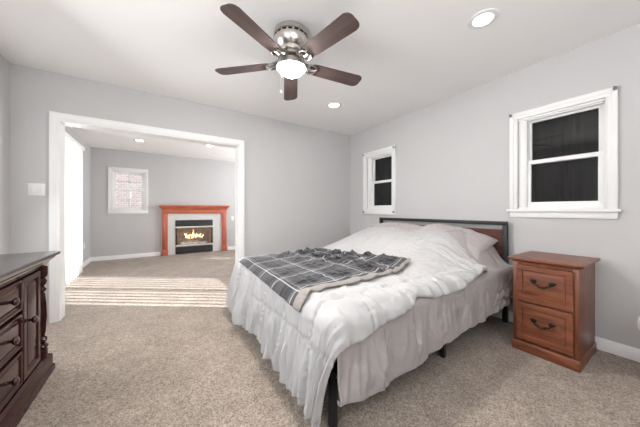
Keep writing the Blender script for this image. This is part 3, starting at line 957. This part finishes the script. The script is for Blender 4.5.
# near overhang (how far beyond the near edge), and head end pulled back at the near corner
ovh = np.interp(near_x, [.2, .70, .80, .90, 1.0, 1.14, 1.32, 1.40, 1.47, 1.60, 1.92, 2.18, 2.44], [.20, .20, .205, .195, .165, .145, .125, .075, .085, .115, .120, .085, .05])
v_ = -ovh[:, None] + vv * (ovh[:, None] + (CY_F - CY_N) + .34)
headpull = (.15 * sstep(.42, -.08, v_) + .015 * np.sin(v_ * 9) + .02 * sstep(1.2, 1.7, v_))
head_x = CX_H - headpull
footdrop = .545 + .018 * np.sin(v_ * 5.2 + 1.0) + .008 * np.sin(v_ * 13)
u_ = (CX_H - head_x) * (1 - uu) + uu * (U0 + footdrop)
P, r_, dx_, dy_ = comf_points(u_, v_)
hd = comf_disp(u_, v_, r_, dx_, dy_, P)
N = grid_normals(blur(P, 6))
if N[nU // 3, nV // 2, 2] < 0: N = -N
P = P + N * hd[..., None]
P[..., 2] = np.maximum(P[..., 2], .018)
N = grid_normals(blur(P, 2))
if N[nU // 3, nV // 2, 2] < 0: N = -N
comf_P, comf_N = P, N
com = obj('comforter', grid_bm(roll_edges(P, N, .011, .016)), M['comf'], None, 180)
tag(com, 'light grey quilted comforter spread over the bed and gathered down its foot', 'comforter')

# ---- throw blanket, draped on the comforter
nT = 150
ta = np.linspace(0, 1, nT)[:, None]; tb = np.linspace(0, 1, nT)[None, :]       # a: foot -> head, b: near -> far
c_nf, c_ff, c_nh, c_fh = np.array([.640, 1.235]), np.array([.690, 2.55]), np.array([1.80, 1.30]), np.array([1.52, 2.50])
XY = (c_nf * (1 - ta)[..., None] + c_nh * ta[..., None]) * (1 - tb)[..., None] + (c_ff * (1 - ta)[..., None] + c_fh * ta[..., None]) * tb[..., None]
XY = XY.copy()
XY[..., 1] += .03 * np.sin(ta * 7 + .6) * sstep(.45, 0, tb) + .02 * np.sin(ta * 15) * sstep(.3, 0, tb) * ta
XY[..., 0] += .03 * np.sin(tb * 8) * sstep(.5, 1, ta)
xt, yt = XY[..., 0], XY[..., 1]
ut, vt = CX_H - xt, yt - CY_N
Pt, rt_, dxt, dyt = comf_points(ut, vt)
ht = comf_disp(ut, vt, rt_, dxt, dyt, Pt)
Nt = grid_normals(blur(Pt, 4))
if Nt[nT // 2, nT // 2, 2] < 0: Nt = -Nt
rum = sstep(.22, .75, ta) * (.35 + .65 * sstep(.0, .5, tb))                    # rumpled towards the head side
wr = rum * (.034 * np.maximum(0, ridge(xt * 6 + yt * 3, yt * 7 - xt * 3, 61) - .15) + .022 * fbm(xt * 9, yt * 9, 63) + .010 * ridge(xt * 17, yt * 15, 64))
wr = np.maximum(wr, 0) + .004 * (1 + perlin(xt * 8, yt * 8, 65)) + .012 * sstep(.85, 1, ta)
pt_env = blur(np.maximum(ht, 0), 3)
Pt = Pt + Nt * (np.maximum(pt_env, ht) + .011 + wr)[..., None]
UV = np.stack([ta * 1.12 + 0 * tb, tb * 1.22 + 0 * ta], -1)
throw = thing('throw_blanket', 'charcoal plaid throw blanket with cream lining laid across the foot of the bed', 'blanket', (1.2, 1.9, .62))
bmT = grid_bm(Pt, UV)
th = obj('plaid_face', bmT, M['plaid'], throw, 180)
sm_ = th.modifiers.new('thickness', 'SOLIDIFY'); sm_.thickness = .006; sm_.offset = -1
# cream lining turned up along the near edge: a soft flattened roll
Nt2 = grid_normals(blur(Pt, 2))
if Nt2[nT // 2, nT // 2, 2] < 0: Nt2 = -Nt2
Rr = []
for i in range(0, nT, 2):
    a = i / (nT - 1)
    c = Pt[i, 0]; inn = Pt[i, 5] - Pt[i, 0]; inn /= np.linalg.norm(inn); nn = Nt2[i, 2]
    wd = .036 * (1 - .5 * a) + .006 * math.sin(a * 17) + .003 * math.sin(a * 41); hh = .013 * (1 - .3 * a)
    ring = []
    for k in range(12):
        q = 2 * PI * k / 12
        ring.append(Vector(c + inn * (wd * math.cos(q) + .004) + nn * (hh * math.sin(q) + .002)))
    Rr.append(ring)
bm = NB(); rings(bm, Rr); obj('cream_lining', bm, M['fleece'], throw, 180)['label'] = 'cream fleece lining turned up along the edge'


# ---- pillows
def pillow(cx, cy, cz, tilt, lx, ly, th_, label, seed, yaw=0.0, rollx=0.0):
    n = 90
    a = np.sin(np.linspace(-PI / 2, PI / 2, n))[:, None] * np.ones((1, n)); b_ = np.sin(np.linspace(-PI / 2, PI / 2, n))[None, :] * np.ones((n, 1))
    t = (np.clip(1 - np.abs(a) ** 2.2, 0, 1) * np.clip(1 - np.abs(b_) ** 2.2, 0, 1)) ** .5
    pin = 1 - .05 * (1 - np.abs(a) ** 2) * np.abs(b_) - 0 * a
    X = a * lx / 2 * (1 - .06 * (1 - b_ ** 2)); Y = b_ * ly / 2 * (1 - .05 * (1 - a ** 2))
    wr_ = .010 * fbm(a * 3 + 9, b_ * 4, seed) + .008 * ridge(a * 3 + b_ * 1.5, b_ * 5 - a, seed + 3) - .003 + crease_field(b_ * .35, a * .25, seed, 22, -.35, .35, .004, .012, .008, .018, -.2, .2, .6)
    Z = t * th_ / 2
    up = np.stack([X, Y, Z + wr_ * t], -1); dn = np.stack([X, Y, -Z * .7], -1)
    b2 = NB()
    vu = [[b2.verts.new(up[i, j]) for j in range(n)] for i in range(n)]
    vd = [[vu[i][j] if i in (0, n - 1) or j in (0, n - 1) else b2.verts.new(dn[i, j]) for j in range(n)] for i in range(n)]
    for i in range(n - 1):
        for j in range(n - 1):
            b2.faces.new((vu[i][j], vu[i + 1][j], vu[i + 1][j + 1], vu[i][j + 1]))
            b2.faces.new((vd[i][j], vd[i][j + 1], vd[i + 1][j + 1], vd[i + 1][j]))
    b2.transform(Matrix.Translation((cx, cy, cz)) @ Matrix.Rotation(yaw, 4, 'Z') @ Matrix.Rotation(-tilt, 4, 'Y') @ Matrix.Rotation(rollx, 4, 'X'))
    return tag(obj('pillow', b2, M['pillow'], None, 180), label, 'pillow', 'bed pillows')


pillow(2.585, 2.245, .800, math.radians(22), .46, .74, .20, 'pale mauve pillow against the headboard at the far side of the bed', 71)
pillow(2.585, 1.465, .768, math.radians(18), .50, .77, .27, 'pale mauve pillow against the headboard at the side by the file cabinet', 75, .03, math.radians(9))

# ================================================================== FILE CABINET beside the bed
NX, NY1, NW, ND, NH = 2.368, .823, .391, .475, .724
cab = thing('file_cabinet', 'two drawer cherry stained wooden file cabinet beside the bed', 'file cabinet', (NX + ND / 2, NY1 - NW / 2, 0))
y0, y1 = NY1 - NW, NY1
bm = NB()
box(bm, NX + .018, NX + ND, y0 + .012, y1 - .012, .02, NH - .022, .002)
obj('body', bm, M['pine_v'], cab)
bm = NB()                                                  # face frame: stiles and rails
box(bm, NX + .004, NX + .022, y0 + .010, y0 + .040, .085, NH - .022, .002); box(bm, NX + .004, NX + .022, y1 - .040, y1 - .010, .085, NH - .022, .002)
box(bm, NX + .005, NX + .022, y0 + .03, y1 - .03, NH - .050, NH - .022, .001)
obj('face_frame', bm, M['pine_v'], cab)
bm = NB()
loft_rect(bm, NX + .004, NX + ND, y0 + .010, y1 - .010, [(.005, 0), (.006, .004), (.006, .056), (.004, .064), (.002, .070), (0, .072)], (1, 0, 1, 1))
obj('plinth', bm, M['pine'], cab)
bm = NB()
loft_rect(bm, NX + .004, NX + ND, y0 + .010, y1 - .010, [(0, NH - .034), (.006, NH - .030), (.012, NH - .022), (.020, NH - .020), (.026, NH - .016), (.027, NH - .006), (.023, NH), (-.0, NH)], (1, 0, 1, 1))
obj('top', bm, M['pine'], cab)
for z0, z1 in ((.395, .670), (.098, .380)):
    bm = NB(); ya, yb = y0 + .036, y1 - .036
    # a raised panel drawer front: frame, groove, chamfered field
    def rect(x, o): return [Vector((x, ya + o, z0 + o)), Vector((x, yb - o, z0 + o)), Vector((x, yb - o, z1 - o)), Vector((x, ya + o, z1 - o))]
    rings(bm, [rect(NX + .02, 0), rect(NX - .008, 0), rect(NX - .012, .004), rect(NX - .012, .036), rect(NX - .004, .040), rect(NX - .004, .044), rect(NX - .011, .064), rect(NX - .0115, .068)])
    dr = obj('drawer', bm, M['pine'], cab, 20)
    bm = NB(); zc = (z0 + z1) / 2 + .030; yc = (ya + yb) / 2
    for s in (-1, 1):
        lathe(bm, [(.015, 0), (.016, -.004), (.009, -.008), (.008, -.02), (.012, -.026), (.008, -.032), (.001, -.033)], (NX - .010, yc + s * .050, zc), 'X', 16)
        lathe(bm, [(.001, -.0), (.007, -.002), (.008, -.008), (.001, -.012)], (NX - .008, yc + s * .066, zc + .004), 'X', 10)
    tube(bm, [(NX - .034, yc + q * .050, zc - .004 - .030 * (1 - q * q) ** .8 - (0.004 * math.sin(abs(q) * 9))) for q in np.linspace(-1, 1, 17)], [.0045 + .0025 * (1 - abs(q)) for q in np.linspace(-1, 1, 17)], 8)
    obj('handle', bm, M['iron'], dr)

# ================================================================== DRESSER along the left wall
DY0, DY1, DXF = .72, 2.415, -.630                          # carcass front plane at DXF
dre = thing('dresser', 'dark mahogany dresser with carved corner post, drawers and panelled doors', 'dresser', (-.87, 1.57, 0))
bm = NB(); box(bm, L + .02, DXF - .012, DY0 + .01, DY1 - .006, .10, .745, .002); obj('body', bm, M['dark'], dre)
bm = NB()
loft_rect(bm, L + .02, DXF, DY0, DY1, [(0, .722), (.004, .735), (.010, .742), (.012, .750), (.026, .762), (.034, .772), (.036, .779), (.044, .782), (.052, .786), (.055, .792), (.055, .800), (.050, .806), (.044, .808)], (0, 1, 1, 1))
obj('top', bm, M['darktop'], dre, 30)
bm = NB()
loft_rect(bm, L + .02, DXF, DY0, DY1, [(.034, 0), (.034, .028), (.029, .036), (.024, .040), (.024, .100), (.019, .112), (.010, .118), (.006, .124), (0, .126)], (0, 1, 1, 1))
obj('plinth', bm, M['dark'], dre, 30)
SECT = [(2.285, 2.055, 'door'), (2.035, 1.14, 'drawers'), (1.12, .89, 'door')]


def raised(bm, ya, yb, za, zb, x, fr=.045, th_=.018):
    def rect(xx, o): return [Vector((xx, ya + o, za + o)), Vector((xx, yb - o, za + o)), Vector((xx, yb - o, zb - o)), Vector((xx, ya + o, zb - o))]
    rings(bm, [rect(x - th_, 0), rect(x - .003, 0), rect(x, .003), rect(x, fr - .010), rect(x - .006, fr - .006), rect(x - .010, fr), rect(x - .010, fr + .003), rect(x - .003, fr + .018), rect(x - .0025, fr + .020)])


def knob_at(y, z, par, x):
    b = NB(); lathe(b, [(.016, -.002), (.017, .003), (.010, .006), (.0075, .016), (.0085, .024), (.017, .030), (.020, .037), (.018, .044), (.009, .049), (.001, .050)], (x, y, z), 'X', 22)
    obj('knob', b, M['knob'], par)


for yb, ya, kind in SECT:
    if kind == 'door':
        bm = NB(); raised(bm, ya, yb, .140, .712, DXF + .008, .042)
        d = obj('door', bm, M['dark'], dre, 20)
        knob_at(ya + .021 if yb > 2 else yb - .021, .470, d, DXF + .006)
    else:
        for z0, z1 in ((.545, .712), (.342, .525), (.140, .322)):
            bm = NB(); raised(bm, ya, yb, z0, z1, DXF + .008, .022)
            d = obj('drawer', bm, M['dark'], dre, 20)
            for ky in (1.865, 1.31): knob_at(ky, (z0 + z1) / 2 + .008, d, DXF - .0)
# rope beading between sections
for y in (2.045, 1.13):
    bm = NB()
    prof = []
    for k in range(58): z = .140 + k * .01; prof += [(.0055, z), (.0085, z + .005)]
    lathe(bm, prof, (DXF + .004, y, 0), 'Z', 10); obj('beading', bm, M['dark'], dre)
for y in (2.352, .785):                                     # carved corner posts
    bm = NB()
    prof = [(.001, .126), (.034, .126), (.034, .180), (.030, .186), (.036, .196), (.038, .206), (.030, .216), (.022, .222), (.030, .236), (.034, .250), (.024, .262), (.018, .268), (.023, .30), (.028, .40), (.026, .48), (.020, .548), (.016, .556), (.026, .566), (.029, .576), (.020, .588), (.017, .594), (.028, .612), (.031, .628), (.022, .648), (.030, .656), (.034, .668), (.034, .724), (.001, .724)]
    lathe(bm, prof, (DXF - .012, y, 0), 'Z', 22)
    # fluted leaves carved round the vase of the post
    for v in bm.verts:
        if .26 < v.co.z < .55:
            a = math.atan2(v.co.y - y, v.co.x - DXF + .012); k = 1 + .10 * math.cos(a * 11)
            v.co.x = DXF - .012 + (v.co.x - DXF + .012) * k; v.co.y = y + (v.co.y - y) * k
    obj('carved_post', bm, M['dark'], dre, 30)

# ================================================================== FIREPLACE
FC = (FIRE[0] + FIRE[1]) / 2
fp = thing('fireplace', 'fireplace with red cherry mantel, pale tile surround and glass front', 'fireplace', (FC, FB, 0))
bm = NB()
wall_holes(bm, 'Y', FB - .035, FB, .19, 1.455, 0, 1.04, [(FIRE[0] + .012, FIRE[1] - .012, 0, FIRE[3])]); obj('tile_surround', bm, M['marble'], fp, 0)
for s, xa, xb in ((-1, .085, .20), (1, 1.445, 1.56)):
    bm = NB(); box(bm, xa, xb, FB - .075, FB, 0, 1.03, .003)
    box(bm, xa - .008, xb + .008, FB - .085, FB, 0, .14, .004)
    box(bm, xa + .025, xb - .025, FB - .083, FB - .07, .17, .96, .004)
    obj('pilaster', bm, M['cherry_v'], fp)
bm = NB(); box(bm, .085, 1.56, FB - .078, FB, 1.01, 1.115, .003); box(bm, .16, 1.485, FB - .086, FB - .07, 1.03, 1.085, .004); obj('frieze', bm, M['cherry'], fp)
bm = NB()
loft_rect(bm, .085, 1.56, FB - .085, FB, [(0, 1.095), (.008, 1.108), (.012, 1.125), (.030, 1.150), (.045, 1.166), (.050, 1.176), (.062, 1.180), (.066, 1.190), (.066, 1.208), (.060, 1.214)], (1, 1, 1, 0))
obj('mantel_shelf', bm, M['cherry'], fp, 30)
# firebox set into the wall
fx0, fx1, fy1 = FIRE[0] + .03, FIRE[1] - .03, FB + .42
bm = NB()
box(bm, fx0 - .02, fx0, FB, fy1, .0, FIRE[3]); box(bm, fx1, fx1 + .02, FB, fy1, 0, FIRE[3]); box(bm, fx0, fx1, fy1, fy1 + .02, 0, FIRE[3])
box(bm, fx0, fx1, FB, fy1, .20, .22); box(bm, fx0, fx1, FB, fy1, FIRE[3] - .12, FIRE[3] - .10)
obj('firebrick_lining', bm, M['fbrick'], fp)
bm = NB()
X0, X1 = FIRE[0] + .002, FIRE[1] - .002
box(bm, X0, X1, FB - .05, FB - .02, .66, FIRE[3] - .002, .003); box(bm, X0, X1, FB - .05, FB - .02, .02, .185, .003)
for k in range(4):
    box(bm, X0 + .03, X1 - .03, FB - .056, FB - .045, .70 + k * .034, .722 + k * .034, .002); box(bm, X0 + .03, X1 - .03, FB - .056, FB - .045, .035 + k * .036, .058 + k * .036, .002)
box(bm, X0, X0 + .035, FB - .05, FB - .02, .18, .67, .003); box(bm, X1 - .035, X1, FB - .05, FB - .02, .18, .67, .003)
obj('firebox_frame', bm, M['fbox'], fp)
for z in (.645, .185):
    bm = NB(); box(bm, X0, X1, FB - .062, FB - .045, z, z + .04, .004); obj('trim_bar', bm, M['silver'], fp)
bm = NB(); box(bm, X0 + .03, X1 - .03, FB - .036, FB - .031, .205, .655, 0); obj('glass_front', bm, M['glass'], fp)


def log_bm(p0, p1, r, seed):
    b = NB(); p0, p1 = Vector(p0), Vector(p1); rnd = random.Random(seed); pts = []; rad = []
    for k in range(9):
        t = k / 8; pts.append(p0.lerp(p1, t) + Vector((0, rnd.uniform(-.008, .008), rnd.uniform(-.008, .008)))); rad.append(r * rnd.uniform(.85, 1.1))
    tube(b, pts, rad, 10); return b


yl = FB + .16
for k, (a, b_, r) in enumerate((((.52, yl, .275), (1.06, yl + .03, .275), .040), ((.56, yl + .11, .285), (1.02, yl + .10, .285), .045),
                                ((.58, yl - .05, .345), (.86, yl + .12, .375), .032), ((.98, yl - .04, .345), (.74, yl + .12, .385), .032), ((.62, yl + .07, .42), (.98, yl + .06, .43), .030))):
    tag(obj('fire_log', log_bm(a, b_, r, k), M['log']), ['charred log lying at the front of the fireplace stack', 'charred log at the back of the fireplace stack', 'charred log slanting from front left over the fireplace stack', 'charred log slanting from front right over the fireplace stack', 'charred log on top of the fireplace stack'][k], 'log', 'fireplace logs')
bm = NB(); rnd = random.Random(4)
for k in range(110):
    x, y, s = rnd.uniform(.48, 1.10), yl + rnd.uniform(-.12, .12), rnd.uniform(.012, .030)
    t = bmesh.new(); bmesh.ops.create_icosphere(t, subdivisions=1, radius=s)
    for v in t.verts: v.co *= rnd.uniform(.8, 1.2)
    t.transform(Matrix.Translation((x, y, .222 + s * .7))); merge(bm, t)
tag(obj('ash_chunks', bm, M['ember'], None, 0), 'bed of pale ash chunks under the burning logs', 'ash', None, 'stuff')
bm = NB()
for k in range(11):
    x, y = .58 + k * .042 + rnd.uniform(-.015, .015), yl + rnd.uniform(-.02, .06); hgt = rnd.uniform(.10, .20) * (1.15 if 3 < k < 8 else .8); zb = .36
    pts = []; rad = []
    for q in range(8):
        t = q / 7; pts.append((x + .02 * math.sin(t * 5 + k), y + .01 * math.sin(t * 4 + 2 * k), zb + t * hgt)); rad.append(max(.001, .012 * math.sin(PI * min(.98, .25 + .75 * t)) * (1 - .5 * t)))
    tube(bm, pts, rad, 8)
tag(obj('flames', bm, M['flame'], None, 180), 'orange flames rising from the fireplace logs', 'fire', None, 'stuff')

# ================================================================== white stool, only its rim showing at the right border
SX, SY = 2.6, .018
st = thing('stool', 'white padded round stool, just its curved rim showing past the file cabinet', 'stool', (SX, SY, 0))
bm = NB(); lathe(bm, [(.001, .30), (.16, .30), (.188, .315), (.20, .345), (.202, .37), (.198, .40), (.18, .432), (.14, .45), (.07, .458), (.001, .46)], (SX, SY, 0), 'Z', 40); obj('seat', bm, M['ottoman'], st, 60)
for k in range(4):
    a = PI / 4 + k * PI / 2; bm = NB()
    tube(bm, [(SX + .12 * math.cos(a), SY + .12 * math.sin(a), .305), (SX + .15 * math.cos(a), SY + .15 * math.sin(a), 0)], [.016, .011], 12); obj('leg', bm, M['pine_v'], st)
